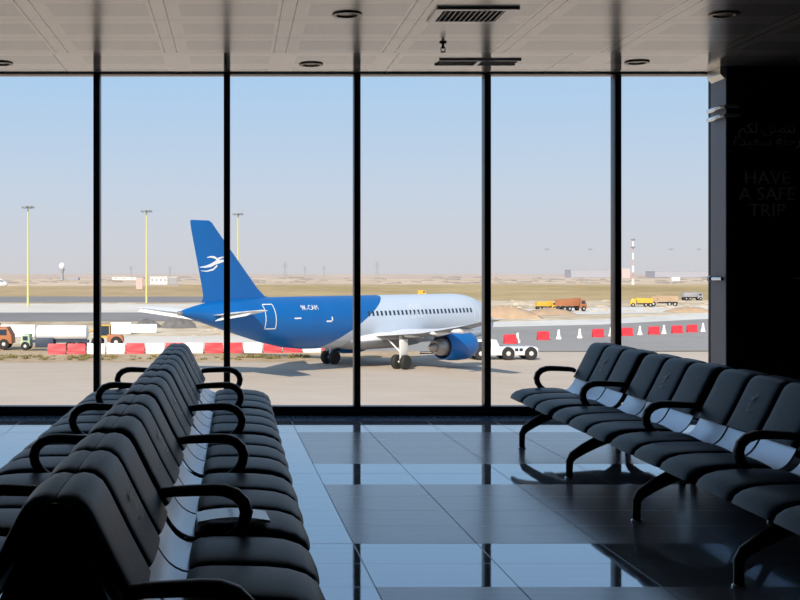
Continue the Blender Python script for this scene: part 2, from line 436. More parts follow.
def emblem_mesh():
    b = MB()
    # a small flying bird: two swept wings and a body, and a short rule under it, on the pad's front face
    def on(y, z):                       # y across, z height on the back pad
        for (u0, z0), (u1, z1) in zip(front_back, front_back[1:]):
            if z1 <= z <= z0 and z0 > z1: return u0+(u1-u0)*(z0-z)/(z0-z1)+.0165
        return .2
    for strip in ([(-.045, .735, .004), (-.02, .745, .007), (.004, .742, .010), (.02, .757, .007), (.04, .778, .003)],
                  [(-.03, .700, .003), (-.012, .712, .007), (.004, .738, .008)],
                  [(-.03, .672, .003), (.03, .672, .003)]):
        for (y0, z0, w0), (y1, z1, w1) in zip(strip, strip[1:]):
            b.poly([(on(y0, z0-w0), y0, z0-w0), (on(y1, z1-w1), y1, z1-w1), (on(y1, z1+w1), y1, z1+w1), (on(y0, z0+w0), y0, z0+w0)])
    return b
def leg_mesh():
    b = MB()
    fr = [(.86, 0, .012), (.86, 0, .06), (.858, 0, .125), (.835, 0, .165), (.76, 0, .215), (.66, 0, .268), (.55, 0, .315), (.44, 0, .335)]
    rr = [(.04, 0, .012), (.04, 0, .06), (.042, 0, .125), (.065, 0, .165), (.13, 0, .215), (.23, 0, .268), (.33, 0, .315), (.44, 0, .335)]
    for p in (fr, rr): b.tube(p, .02, 10, flat=(.022, .026), side=(0, 1, 0), radii=[1, .95, 1.05, 1.3, 1.45, 1.6, 1.75, 1.8])
    return b
def arm_mesh():
    b = MB()
    pts = [(.20, .60), (.22, .612), (.26, .618), (.34, .622), (.42, .625), (.465, .622), (.51, .606), (.542, .575), (.554, .535), (.546, .495), (.525, .46), (.495, .435), (.46, .415), (.43, .39)]
    b.tube([(u, 0, z) for u, z in pts], .02, 12, flat=(.033, .023), side=(0, 1, 0), radii=[.8, .95, 1, 1.05, 1.1, 1.15, 1.2, 1.2, 1.2, 1.15, 1.1, 1.05, 1, 1])
    return b
def make_bench():
    root = empty('airport_bench')
    L = NP*PITCH
    MB().bx(.40, .48, -L/2-.03, L/2+.03, .33, .395, bev=.006).build('beam', M['blackmetal'], root)
    proto = None
    for i in range(NP):
        y = -L/2+(i//3)*3*PITCH+GAP/2+SP*(i%3+.5)
        if proto is None:
            sh = MB().extrude(shell_sec, -.222, .222).build('seat_shell', M['shell'], root, (0, y, 0))
            pad(front_back, back_in, .221, .006).build('back_pad', M['pad'], sh, ang=70)
            MB().extrude(back_plate_sec, -.233, .233).build('back_plate', M['blackmetal'], sh)
            pad(seat_out, seat_in, .220, .009).build('seat_pad', M['pad'], sh, ang=70)
            MB().extrude([(.30, .418), (.5, .416), (.64, .408), (.74, .390), (.79, .356), (.785, .352), (.735, .380), (.64, .398), (.5, .406), (.30, .408)], -.2365, .2365).build('seat_pan', M['blackmetal'], sh)
            MB().bx(.385, .495, -.09, .09, .386, .419, bev=.004).build('bracket', M['blackmetal'], sh)
            proto = sh
        else:
            sh = copy_tree(proto, root); sh.location.y = y
        if i % 3 == 1:
            if i == 1:
                em = emblem_mesh().build('emblem', M['emblem'], sh, smooth=False); em_p = em
            else:
                em = em_p.copy(); col.objects.link(em); em.parent = sh
            em['label'] = 'pale printed bird emblem on back pad'
    lp = ap = None
    for k in range(NP//3+1):
        y = -L/2+3*PITCH*k
        if lp is None:
            lp = leg_mesh().build('leg', M['blackmetal'], root, (0, y+1.5*PITCH, 0), ang=60)
            for u in (.86, .04): MB().lathe([(0, 0), (.034, 0), (.034, .008), (.02, .018), (0, .019)], c=(u, 0, 0), n=14).build('foot', M['chrome'], lp)
            ap = arm_mesh().build('armrest', M['arm'], root, (0, y, 0), ang=60)
            MB().bx(.405, .475, -.022, .022, .34, .42, bev=.004).build('arm_bracket', M['chrome'], ap)
        else:
            if k < NP//3:
                l2 = copy_tree(lp, root); l2.location.y = y+1.5*PITCH
            a2 = copy_tree(ap, root); a2.location.y = y
    ends = [(-.0015, .852), (.045, .846), (.075, .815), (.08, .745), (.115, .662), (.16, .56), (.2, .48), (.24, .44), (.40, .41), (.40, .33), (-.0015, .30)]
    for sg in (-1, 1):  # black plates added so the void between the backs stays dark
        y = sg*(L/2-GAP/2-.002)
        MB().extrude(ends, y-.006, y+.006).build('void_blackout_panel', M['blackmetal'], root)
    return root
RX = -.508
b1 = make_bench(); b1.location = (RX, 7.11, 0)
tag(b1, 'black padded beam bench at left facing the aisle, its seats toward the middle', 'bench', 'airport benches')
b2 = copy_tree(b1); b2.location = (RX-.004, 7.11, 0); b2.rotation_euler.z = PI
tag(b2, 'black padded beam bench at far left, its seats turned toward the left edge', 'bench')
b3 = copy_tree(b1); b3.location = (3.285, 7.24, 0); b3.rotation_euler.z = PI-.010
tag(b3, 'black padded beam bench at right by the dark pillar, facing left', 'bench')
b4 = copy_tree(b1); b4.location = (3.289, 7.24, 0); b4.rotation_euler.z = -.010
tag(b4, 'black padded beam bench at far right, back to back behind the bench by the pillar', 'bench')
# leaflet on the seat
t = empty('magazine', (-.01, 5.02, .474), .08); tag(t, 'pale glossy folded leaflet lying on the left bench seat', 'magazine')
def sheet(z0, lift, sx=.15, sy=.10):
    b = MB(); rings = []
    for i in range(9):
        x = -sx+2*sx*i/8; zz = z0+lift*math.sin(PI*i/8)
        rings.append([(x, -sy, zz), (x, sy, zz), (x, sy, zz+.004), (x, -sy, zz+.004)])
    return b.loft(rings)
sheet(0, .0).build('back_cover', M['paper'], t); sheet(.005, .016, .148, .098).build('front_cover', M['paper'], t)

# ------------------------------------------------------------------ ground outside
def land(name, pts, m, lift=0):
    b = MB(); b.poly([G(x, y)+Vector((0, 0, lift)) for x, y in pts])
    return struct(b.build(name, m, smooth=False))
m_sand = ground_mat('far_sand', (.50, .39, .29), (.80, .65, .50), .012, (1, .35, 1), .1)
m_grass = ground_mat('dry_grass_field', (.38, .29, .15), (.60, .46, .27), .012, (1, .5, 1), .12)
m_grassl = ground_mat('brown_grass_field', (.42, .32, .19), (.60, .45, .28), .01, (1, .5, 1), .12)
m_asph = ground_mat('grey_asphalt', (.32, .31, .305), (.39, .375, .365), .06, (1, 1, 1), .8)
m_asphd = ground_mat('dark_asphalt', (.25, .245, .25), (.32, .31, .305), .06)
m_conc = ground_mat('pale_concrete', (.66, .62, .55), (.80, .75, .69), .06, (1, .5, 1), .8)
m_whit = ground_mat('white_limestone', (.62, .60, .56), (.82, .80, .76), .08, (1, .6, 1), .6)
m_cons = ground_mat('construction_sand', (.40, .30, .19), (.86, .75, .58), .05, (1, .5, 1), .35)
m_dirt = ground_mat('weedy_dirt_verge', (.40, .29, .17), (.62, .49, .36), .25, (1, .6, 1), 1.5)
m_apron = ground_mat('apron_concrete', (.52, .44, .36), (.60, .52, .44), .05, (.5, 1, 1), .5)
m_hazy = ground_mat('hazy_far_land', (.52, .43, .37), (.70, .58, .49), .004, (1, .2, 1), .03)
b = MB(); b.poly([(-9000, 40, GZ-.3), (9000, 40, GZ-.3), (9000, 9500, GZ-.3), (-9000, 9500, GZ-.3)])
struct(b.build('desert_ground', m_hazy, smooth=False))
land('desert_sand', [(-700, 287), (-700, 278.5), (1400, 278.5), (1400, 286)], m_sand, -.1)
land('grass_field', [(150, 303), (180, 284.5), (1400, 284.5), (1400, 301)], m_grass, -.05)
land('brown_field', [(-700, 296.5), (-700, 286), (190, 286), (240, 297)], m_grassl, -.03)
land('far_taxiway', [(-700, 304.5), (-700, 296), (236, 296.5), (268, 303.5)], m_asphd, -.02)
land('sand_lot', [(-700, 353), (-700, 303.5), (200, 302.5), (330, 300.5), (1400, 299.5), (1400, 353)], m_cons, 0)
land('concrete_road', [(-700, 313), (-700, 304.5), (300, 304), (300, 312.5)], m_conc, .03)
land('service_road', [(-700, 323), (-700, 313), (300, 312.5), (300, 321)], m_asphd, .03)
land('limestone_strip', [(490, 314), (470, 310.5), (600, 307.5), (1100, 299), (1100, 303), (720, 311.5), (600, 314.5)], m_whit, .03)
land('gravel_kerb', [(380, 331.5), (380, 325), (600, 319.5), (720, 312.5), (1100, 300), (1100, 304.5), (720, 319.5), (600, 325)], m_whit, .05)
land('haul_road', [(330, 352.5), (330, 331), (600, 325), (720, 318.5), (1100, 304.5), (1100, 350), (720, 351.5)], m_asph, .07)
land('pale_lot', [(60, 350), (100, 337), (330, 336), (330, 350)], m_conc, .06)
land('dirt_verge', [(-700, 364), (-700, 351), (250, 351.5), (420, 352), (420, 357.5), (270, 363)], m_dirt, .09)
b = MB(); b.poly([(-260, 14, GZ+.08), (260, 14, GZ+.08), G(1400, 352.5)+Vector((0, 0, .08)), G(540, 352.5)+Vector((0, 0, .08)), G(420, 355)+Vector((0, 0, .08)), G(270, 362.5)+Vector((0, 0, .08)), G(-700, 363.5)+Vector((0, 0, .08))])
struct(b.build('apron', m_apron, smooth=False))
# the terminal's own lower storey under the hall
struct(MB().bx(XL-.15, XR+.15, YB-.15, WD+.25, GZ-.3, -.121).build('terminal_base', M['slate'], smooth=False))

# weeds along the verge: nobody could count the tufts
def tufts(pts, name, label):
    b = MB()
    for (px, py, s) in pts:
        p = G(px, py)
        for k in range(26):
            a = random.uniform(0, 2*PI); r = random.uniform(0, s); h = random.uniform(.3, .9)*s*.8
            q = p+Vector((r*math.cos(a), r*math.sin(a), .08)); t = Vector((math.cos(a)*s*.35, math.sin(a)*s*.35, h))
            w = Vector((-math.sin(a), math.cos(a), 0))*.09*s
            b.poly([q-w, q+w, q+t+w*.4, q+t-w*.4])
    o = b.build(name, M['weed'], smooth=False); tag(o, label, 'weeds', kind='stuff')
tp = [(random.uniform(-5, 130), random.uniform(357, 361.5), random.uniform(.25, .5)) for _ in range(46)]
tp += [(x, 359+random.uniform(-.8, .8), .55) for x in (246, 252, 258, 262, 268, 273, 277, 290, 293, 297, 303, 308)] + [(random.uniform(130, 245), random.uniform(357, 361), .3) for _ in range(30)]
tufts(tp, 'weed_tufts', 'dry olive weeds on the dirt verge behind the aircraft')

# ------------------------------------------------------------------ aircraft
FS = [(0, .04, 3.02, 3.12), (.15, .32, 2.72, 3.42), (.5, .72, 2.36, 3.86), (1.0, 1.03, 2.12, 4.22), (1.7, 1.33, 1.96, 4.62), (2.4, 1.55, 1.86, 5.12), (3.2, 1.74, 1.79, 5.48), (4.3, 1.89, 1.75, 5.74), (5.6, 1.96, 1.73, 5.86), (7, 1.975, 1.73, 5.87),
      (12, 1.975, 1.73, 5.87), (18, 1.975, 1.73, 5.87), (24, 1.975, 1.73, 5.87), (25.5, 1.96, 1.78, 5.87), (27.5, 1.87, 2.0, 5.87), (29.5, 1.69, 2.42, 5.86), (31.5, 1.42, 2.95, 5.82), (33.5, 1.08, 3.5, 5.72), (35.2, .74, 3.98, 5.55), (36.5, .46, 4.36, 5.30), (37.3, .28, 4.58, 5.10), (37.57, .20, 4.66, 5.0)]
def fus(s):
    for a, b in zip(FS, FS[1:]):
        if a[0] <= s <= b[0]:
            t = (s-a[0])/(b[0]-a[0]); return [a[i]+(b[i]-a[i])*t for i in (1, 2, 3)]
    return list(FS[-1][1:])
def fpt(s, z, off=.012, side=1):
    """point on the skin at station s, height z; side +1 is the right side"""
    w, z0, z1 = fus(s); zc, hz = (z0+z1)/2, (z1-z0)/2
    c = max(-1, min(1, (z-zc)/hz)); y = w*math.sqrt(max(0, 1-c*c))
    n = Vector((0, y/w/w if w else 0, (z-zc)/hz/hz)).normalized()
    return Vector((17.7-s, -side*(y+n.y*off), z+n.z*off))
def patch(b, s0, s1, z0, z1, side=1, off=.012, ns=1, nz=3):
    for i in range(ns):
        for k in range(nz):
            q = [(s0+(s1-s0)*(i+a)/ns, z0+(z1-z0)*(k+c)/nz) for a, c in ((0, 0), (1, 0), (1, 1), (0, 1))]
            b.poly([fpt(s, z, off, side) for s, z in q])
def outline(b, s0, s1, z0, z1, w=.05, side=1, off=.014):
    n = max(2, int((z1-z0)/.3))
    patch(b, s0-w, s0+w, z0, z1, side, off, 1, n); patch(b, s1-w, s1+w, z0, z1, side, off, 1, n)
    patch(b, s0, s1, z0-w, z0+w, side, off, 2, 1); patch(b, s0, s1, z1-w, z1+w, side, off, 2, 1)
def fuselage():
    rings = []
    for s, w, z0, z1 in FS:
        zc, hz = (z0+z1)/2, (z1-z0)/2
        rings.append([(17.7-s, w*math.cos(2*PI*q/40), zc+hz*math.sin(2*PI*q/40)) for q in range(40)])
    return MB().loft(rings)
AF = [(0, 0), (.03, .3), (.1, .62), (.25, .95), (.4, 1), (.6, .8), (.8, .42), (1, .03)]
def airfoil(le, chord, thick, camber=0):
    """ring of (chord offset, height) points"""
    up = [(le+x*chord, t*thick/2+camber) for x, t in AF]; lo = [(le+x*chord, -t*thick*.42) for x, t in AF[::-1][:-1]]
    return up+lo
def wing(stations, side):
    """stations: (l, LE s, chord, z, thickness)"""
    rings = []
    for l, le, ch, z, th in stations:
        rings.append([(17.7-s, -side*l, z+h) for s, h in airfoil(le, ch, th)])
    return MB().loft(rings)
FIN = [(5.55, 27.2, 8.5, .50), (5.95, 29.3, 6.2, .48), (6.6, 30.1, 5.5, .44), (10.8, 34.15, 2.5, .24), (11.35, 34.65, 2.1, .20), (11.5, 34.95, 1.75, .12)]
def fin():
    rings = []
    for z, le, ch, th in FIN:
        rings.append([(17.7-s, h, z) for s, h in [(le+x*ch, t*th/2) for x, t in AF]+[(le+x*ch, -t*th/2) for x, t in AF[::-1][:-1]]])
    return MB().loft(rings)
def fin_half(s, z):
    for a, b in zip(FIN, FIN[1:]):
        if a[0] <= z <= b[0]:
            t = (z-a[0])/(b[0]-a[0]); le, ch, th = [a[i]+(b[i]-a[i])*t for i in (1, 2, 3)]
            x = (s-le)/ch
            for p, q in zip(AF, AF[1:]):
                if p[0] <= x <= q[0]: return th/2*(p[1]+(q[1]-p[1])*(x-p[0])/(q[0]-p[0]))
    return .02
def wheel(b, c, r, w):
    b.lathe([(r*.55, -w/2), (r*.9, -w/2), (r, -w*.3), (r, w*.3), (r*.9, w/2), (r*.55, w/2)], c=c, axis='y', n=22)
def make_airliner(loc, rz, name='airliner', detail=True, skin=None, tailm=None):
    R = empty(name, loc, rz)
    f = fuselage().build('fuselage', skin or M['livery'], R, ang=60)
    tm = tailm or M['blue']
    # belly fairing
    b = MB(); b.loft([[(17.7-s, w*math.cos(2*PI*q/20), zc+h*math.sin(2*PI*q/20)) for q in range(20)] for s, w, zc, h in ((11, .9, 2.2, .3), (12.2, 1.85, 2.3, .75), (14, 2.08, 2.35, .95), (18, 2.08, 2.35, .95), (20, 1.85, 2.3, .8), (21.8, .9, 2.2, .3))])
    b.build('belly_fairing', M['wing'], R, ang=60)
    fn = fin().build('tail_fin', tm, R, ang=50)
    ws = [(1.2, 11.6, 7.0, 2.55, .95), (6.4, 14.6, 3.85, 3.0, .55), (11.0, 17.5, 2.65, 3.65, .34), (15.0, 20.2, 1.6, 4.35, .18), (15.35, 20.6, 1.2, 4.42, .08)]
    ts = [(.3, 31.2, 3.9, 4.62, .40), (3.2, 33.1, 2.8, 4.85, .28), (6.1, 34.95, 1.7, 5.1, .15), (6.25, 35.2, 1.2, 5.12, .05)]
    for sd in (1, -1):
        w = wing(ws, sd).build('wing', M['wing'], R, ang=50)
        for l, s0 in ((4.5, 16.2), (8.0, 17.4), (11.2, 19.0)):
            z = 2.62+(l-1.2)*.098
            b = MB(); b.lathe([(0, -1.5), (.14, -1.1), (.2, -.2), (.17, .6), (.05, 1.4), (0, 1.5)], c=(17.7-s0-.6, -sd*l, z-.22), axis='x', n=10); b.build('flap_fairing', M['white'], w)
        tp_ = wing(ts, sd).build('tailplane', M['white'], R, ang=50)
        eb = MB(); rr_ = []
        for l, hs, ch, z in ((.9, 34.2, .95, 4.66), (5.9, 36.25, .5, 5.05)):
            rr_.append([(17.7-hs, -sd*l, z+.06), (17.7-hs-ch, -sd*l, z-.42*ch), (17.7-hs-ch, -sd*l, z-.42*ch-.04), (17.7-hs, -sd*l, z-.08)])
        eb.loft(rr_).build('elevator', M['white'], tp_, smooth=False)
        # engine
        en = MB()
        en.lathe([(.86, -11.45), (.98, -11.3), (1.08, -11.5), (1.17, -12.1), (1.2, -13.0), (1.16, -14.0), (1.03, -14.9), (.98, -14.95), (.8, -14.2), (.84, -12.2)], c=(17.7, -sd*5.75, 1.78), axis='x', n=28)
        e = en.build('engine', M['blue'] if tailm is None else M['white'], R, ang=50)
        b = MB(); b.lathe([(.8, -14.1), (.72, -15.2), (.55, -15.9), (.5, -15.95), (.36, -15.95), (.3, -16.2), (.08, -16.7), (0, -16.72)], c=(17.7, -sd*5.75, 1.78), axis='x', n=20); b.build('exhaust', M['alu'], e)
        b = MB(); b.lathe([(0, -11.95), (.22, -12.2), (.3, -12.4), (.84, -12.45), (.84, -12.6), (0, -12.6)], c=(17.7, -sd*5.75, 1.78), axis='x', n=20); b.build('fan', M['alu'], e)
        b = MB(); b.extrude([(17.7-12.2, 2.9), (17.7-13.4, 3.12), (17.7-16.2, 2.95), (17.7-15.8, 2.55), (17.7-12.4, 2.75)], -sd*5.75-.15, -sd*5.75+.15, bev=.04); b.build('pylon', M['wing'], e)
        # main gear
        g = MB(); g.tube([(0, -sd*3.8, .58), (0, -sd*3.8, 1.6), (.05, -sd*3.7, 2.7)], .13, 10); g.tube([(0, -sd*3.4, .58), (0, -sd*4.2, .58)], .09, 8); g.tube([(0, -sd*3.8, 1.3), (.1, -sd*2.3, 2.4)], .07, 8)
        gr = g.build('landing_gear', M['offwhite'], R)
        MB().box((.05, -sd*4.05, 1.75), (1.0, .05, 1.3), bev=.02).build('gear_door', M['white'], gr)
        for l in (3.34, 4.26):
            b = MB(); wheel(b, (0, -sd*l, .58), .58, .42); wo = b.build('wheel', M['tyre'], gr)
            MB().lathe([(0, -.19), (.2, -.2), (.32, -.16), (.32, .16), (.2, .2), (0, .19)], c=(0, -sd*l, .58), axis='y', n=16).build('hub', M['rim'], wo)
    g = MB(); g.tube([(12.63, 0, .38), (12.6, 0, 1.2), (12.5, 0, 2.2)], .1, 10); g.tube([(12.63, -.35, .38), (12.63, .35, .38)], .06, 8)
    gr = g.build('nose_gear', M['offwhite'], R)
    for l in (-.27, .27):
        b = MB(); wheel(b, (12.63, l, .38), .38, .24); wo = b.build('wheel', M['tyre'], gr)
        MB().lathe([(0, -.12), (.2, -.1), (.2, .1), (0, .12)], c=(12.63, l, .38), axis='y', n=14).build('hub', M['rim'], wo)
    # flight deck glass
    for sd in (1, -1):
        for s0, s1, z0, z1 in ((1.75, 2.25, 4.15, 4.6), (2.3, 2.85, 4.2, 4.75), (2.9, 3.35, 4.25, 4.72)):
            b = MB(); patch(b, s0, s1, z0, z1, sd, .015); b.build('flight_deck_window', M['pane'], f)
    if not detail: return R
    wp = None
    for i in range(27):
        s = 5.6+.53*i
        if abs(s-13.3) < .01: continue
        b = MB(); patch(b, s-.13, s+.13, 4.24, 4.62, 1, .012, 1, 2); b.build('cabin_window', M['pane'], f, smooth=False)
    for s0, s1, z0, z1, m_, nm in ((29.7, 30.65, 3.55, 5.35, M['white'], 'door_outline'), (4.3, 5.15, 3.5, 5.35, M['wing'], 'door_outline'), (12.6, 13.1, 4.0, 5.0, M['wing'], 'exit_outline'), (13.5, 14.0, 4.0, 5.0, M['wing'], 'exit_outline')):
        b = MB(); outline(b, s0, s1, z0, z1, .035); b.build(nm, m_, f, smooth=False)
    # registration in white capitals over the rear windows
    txt = text_mesh('registration', '9K-CAM', .52, M['white'])
    me = txt.data
    for v in me.vertices:
        s = 26.0-v.co.x*1.0; z = 4.86+v.co.y; d = v.co.z
        p = fpt(s, z, .02+max(0, d)); v.co = p
    txt.rotation_euler = (0, 0, 0); txt.parent = f
    b = MB(); patch(b, 27.2, 27.9, 4.22, 4.32, 1, .014); patch(b, 23.9, 24.5, 3.9, 4.02, 1, .014); patch(b, 23.75, 23.9, 4.0, 4.3, 1, .014); b.build('skin_marking', M['white'], f, smooth=False)
    # white bird on the fin
    b = MB()
    def P(s, z):
        s, z = 34.75+(s-34.75)*.72, 8.35+(z-8.35)*.72
        return Vector((17.7-s, -(fin_half(s, z)+.02), z))
    strips = [[(36.3, 8.02, .03), (35.6, 8.06, .10), (34.9, 8.22, .17), (34.3, 8.5, .2), (33.7, 8.62, .17), (33.0, 8.72, .07), (32.4, 8.78, .02)],
              [(34.4, 8.45, .12), (34.0, 8.85, .13), (33.5, 9.02, .08), (33.1, 9.05, .03)],
              [(35.4, 9.0, .03), (34.9, 9.08, .09), (34.4, 9.0, .12), (34.0, 8.75, .12)],
              [(36.2, 7.66, .02), (35.4, 7.62, .06), (34.6, 7.8, .1), (34.1, 8.2, .12)]]
    for st in strips:
        for (s0, z0, w0), (s1, z1, w1) in zip(st, st[1:]):
            b.poly([P(s0, z0-w0), P(s1, z1-w1), P(s1, z1+w1), P(s0, z0+w0)])
    b.build('fin_emblem', M['white'], fn, smooth=False)['label'] = 'white flying bird emblem'
    b = MB(); b.lathe([(.0, 0), (.14, .01), (.17, .03), (.16, .3), (.1, .32), (0, .33)], c=(0, 0, 0), axis='x', n=14); o = b.build('tail_exhaust', M['alu'], R); o.location = (17.7-37.6-.28, 0, 4.83)
    return R
TH = math.radians(43.19)
AZ = GZ+.085
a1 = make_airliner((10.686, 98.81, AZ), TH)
tag(a1, 'blue and white twin-engine airliner parked on the apron outside the window', 'aeroplane')
p = G(8, 291.8)
a2 = make_airliner((p.x-17.7*math.cos(.1), p.y-17.7*math.sin(.1), GZ+.02), .1, 'airliner', False, M['white'], M['white'])
tag(a2, 'distant white airliner with only its nose showing at the left edge', 'aeroplane')

# ------------------------------------------------------------------ vehicles
def add_wheels(R, pts, r, w, rim=True):
    for x, y in pts:
        b = MB(); wheel(b, (x, y, r), r, w); wo = b.build('wheel', M['tyre'], R)
        if rim: MB().lathe([(0, -w*.55), (r*.3, -w*.53), (r*.55, -w*.4), (r*.55, w*.4), (r*.3, w*.53), (0, w*.55)], c=(x, y, r), axis='y', n=14).build('hub', M['rim'], wo)
def tug(loc, rz):
    R = empty('pushback_tug', loc, rz); tag(R, 'long low white aircraft pushback tug by the airliner nose', 'tug')
    b = MB(); b.extrude([(-3.0, .42), (-3.0, 1.02), (-2.85, 1.1), (2.75, 1.15), (2.95, 1.0), (2.95, .42)], -1.1, 1.1, bev=.05); b.build('chassis', M['white'], R)
    b = MB(); b.extrude([(-2.75, 1.1), (-2.7, 1.62), (-2.5, 1.78), (-.75, 1.78), (-.45, 1.12)], -.95, .95, bev=.05); c = b.build('cab', M['white'], R)
    for x0, x1 in ((-2.6, -1.95), (-1.85, -1.25)):
        MB().bx(x0, x1, -.975, -.94, 1.16, 1.62).build('cab_window', M['pane'], c, smooth=False)
    MB().bx(.85, 1.15, -1.13, -1.09, .78, 1.05).build('side_hatch', M['pane'], R, smooth=False)
    MB().bx(1.25, 1.55, -1.13, -1.09, .78, 1.05).build('side_hatch', M['pane'], R, smooth=False)
    b = MB(); b.lathe([(.08, 0), (.08, .12), (.05, .18), (0, .19)], c=(-1.5, 0, 1.78), n=12); b.build('beacon', M['yellow'], c)
    b = MB(); b.tube([(-3.0, 0, .5), (-5.2, 0, .42)], .07, 8); b.tube([(-5.2, -.3, .42), (-5.2, .3, .42)], .06, 8); b.build('tow_bar', M['yellow'], R)
    add_wheels(R, [(2.3, -1.0), (2.3, 1.0), (.25, -1.0), (.25, 1.0), (-2.2, -.95), (-2.2, .95)], .58, .42)
    return R
p = G(504.5, 361.0); tug((p.x, p.y+1.0, AZ), .06)
def tanker(loc, rz):
    R = empty('tanker_truck', loc, rz); tag(R, 'white tanker truck with pale green cab behind the red barriers', 'truck')
    MB().bx(-2.6, 3.0, -.5, .5, .75, 1.0).build('chassis', M['navy'], R)
    b = MB(); b.lathe([(0, -2.6), (.5, -2.58), (.72, -2.45), (.75, -2.3), (.75, 2.3), (.72, 2.45), (.5, 2.58), (0, 2.6)], axis='x', c=(.35, 0, 1.72), n=24); b.build('tank', M['white'], R)
    MB().bx(-2.2, -.4, -1.0, 1.0, .3, 1.25, bev=.05).build('pump_cabinet', M['navy'], R)
    b = MB(); b.extrude([(-3.7, .4), (-3.7, .9), (-3.5, 1.55), (-2.8, 1.6), (-2.7, .4)], -.9, .9, bev=.06); c = b.build('cab', M['green'], R)
    MB().bx(-3.45, -2.95, -.925, -.89, 1.0, 1.42).build('cab_window', M['pane'], c, smooth=False)
    add_wheels(R, [(-3.2, -.85), (-3.2, .85), (1.2, -.85), (1.2, .85), (2.3, -.85), (2.3, .85)], .44, .3)
p = G(55, 352.5); tanker((p.x, p.y+2.5, GZ+.09), .0)
def loader(loc, rz):
    R = empty('wheel_loader', loc, rz); R.scale = (.86, .86, .86); tag(R, 'orange wheel loader with glazed cab behind the window mullion', 'loader')
    b = MB(); b.extrude([(.2, .7), (.2, 1.6), (1.9, 1.5), (2.1, 1.2), (2.1, .7)], -.8, .8, bev=.06); b.build('engine_body', M['rust'], R)
    b = MB(); b.bx(-.7, .5, -.7, .7, 1.2, 1.45); b.bx(-.75, .55, -.75, .75, 2.6, 2.72)
    for x in (-.68, .48):
        for y in (-.68, .68): b.bx(x-.05, x+.05, y-.05, y+.05, 1.4, 2.65)
    c = b.build('cab', M['yellow'], R, smooth=False)
    MB().bx(-.63, .43, -.67, .67, 1.46, 2.59).build('cab_glass', M['pane'], c, smooth=False)
    b = MB(); b.tube([(-.6, -.5, 1.3), (-1.6, -.5, 2.1), (-2.6, -.5, 1.6)], .13, 8); b.tube([(-.6, .5, 1.3), (-1.6, .5, 2.1), (-2.6, .5, 1.6)], .13, 8); b.build('lift_arm', M['yellow'], R)
    b = MB(); b.extrude([(-2.5, 2.0), (-2.4, 1.3), (-3.3, 1.25), (-3.2, 1.35), (-2.6, 1.45)], -1.1, 1.1); b.build('bucket', M['yellow'], R)
    add_wheels(R, [(1.3, -.85), (1.3, .85), (-1.0, -.85), (-1.0, .85)], .68, .5)
p = G(104, 349.5); loader((p.x, p.y+2, GZ+.09), .0)
def dump(loc, rz, label, m_, s=1.0):
    R = empty('dump_truck', loc, rz); tag(R, label, 'truck', 'construction vehicles outside'); R.scale = (s, s, s)
    MB().bx(-3, 3, -.5, .5, .7, 1.0).build('chassis', M['navy'], R)
    b = MB(); b.extrude([(-3.1, 1.1), (-3.1, 2.4), (1.1, 2.5), (1.6, 2.7), (1.1, 1.1)], -1.15, 1.15, bev=.03); b.build('skip', m_, R)
    b = MB(); b.extrude([(1.5, .6), (1.5, 2.3), (2.6, 2.35), (3.1, 1.5), (3.15, .6)], -1.1, 1.1, bev=.06); c = b.build('cab', m_, R)
    MB().bx(1.75, 2.6, -1.13, -1.08, 1.5, 2.1).build('cab_window', M['pane'], c, smooth=False)
    add_wheels(R, [(2.3, -1), (2.3, 1), (-1.2, -1), (-1.2, 1), (-2.4, -1), (-2.4, 1)], .55, .35)
p = G(-16, 351.5); dump((p.x-.6, p.y+3, GZ+.09), .0, 'rust orange tipper truck cut by the left edge behind the verge', M['rust'], .95)
p = G(571, 311.5); dump((p.x, p.y, GZ+.05), .4, 'small hazy tipper truck on the sand seen behind the right bench', M['rust'])
p = G(664, 306.5); dump((p.x, p.y, GZ+.05), 2.8, 'small brown tipper truck far right on the pale strip', M['soil'])
p = G(650, 307); dump((p.x-2, p.y, GZ+.05), 2.9, 'yellow tipper truck far right beside the brown one', M['yellow'], .8)
p = G(546, 310); dump((p.x, p.y, GZ+.05), .2, 'small yellow tipper truck left of the hazy one on the sand', M['yellow'], .7)
p = G(692, 300.5); dump((p.x, p.y, GZ+.05), .1, 'grey tipper truck on the grass edge near the pillar', M['slate'], .9)
# white concrete blocks and pipe sections beside the loader
def block(px, py, L, H, label):
    p = G(px, py); R = MB(); R.extrude([(-.6, 0), (-.55, .3), (-.35, .5), (-.3, H), (.3, H), (.35, .5), (.55, .3), (.6, 0)], -L/2, L/2, bev=.05, axis='x')
    o = R.build('concrete_block', M['offwhite'], None, (p.x, p.y, GZ+.06)); tag(o, label, 'block', 'white concrete blocks')
block(121, 334.5, 2.6, 1.5, 'white concrete block right of the loader')
block(143, 333, 3.6, 1.1, 'white concrete block below the aircraft tailplane')
block(18, 337.5, 4.2, 1.5, 'white concrete block behind the green truck cab')

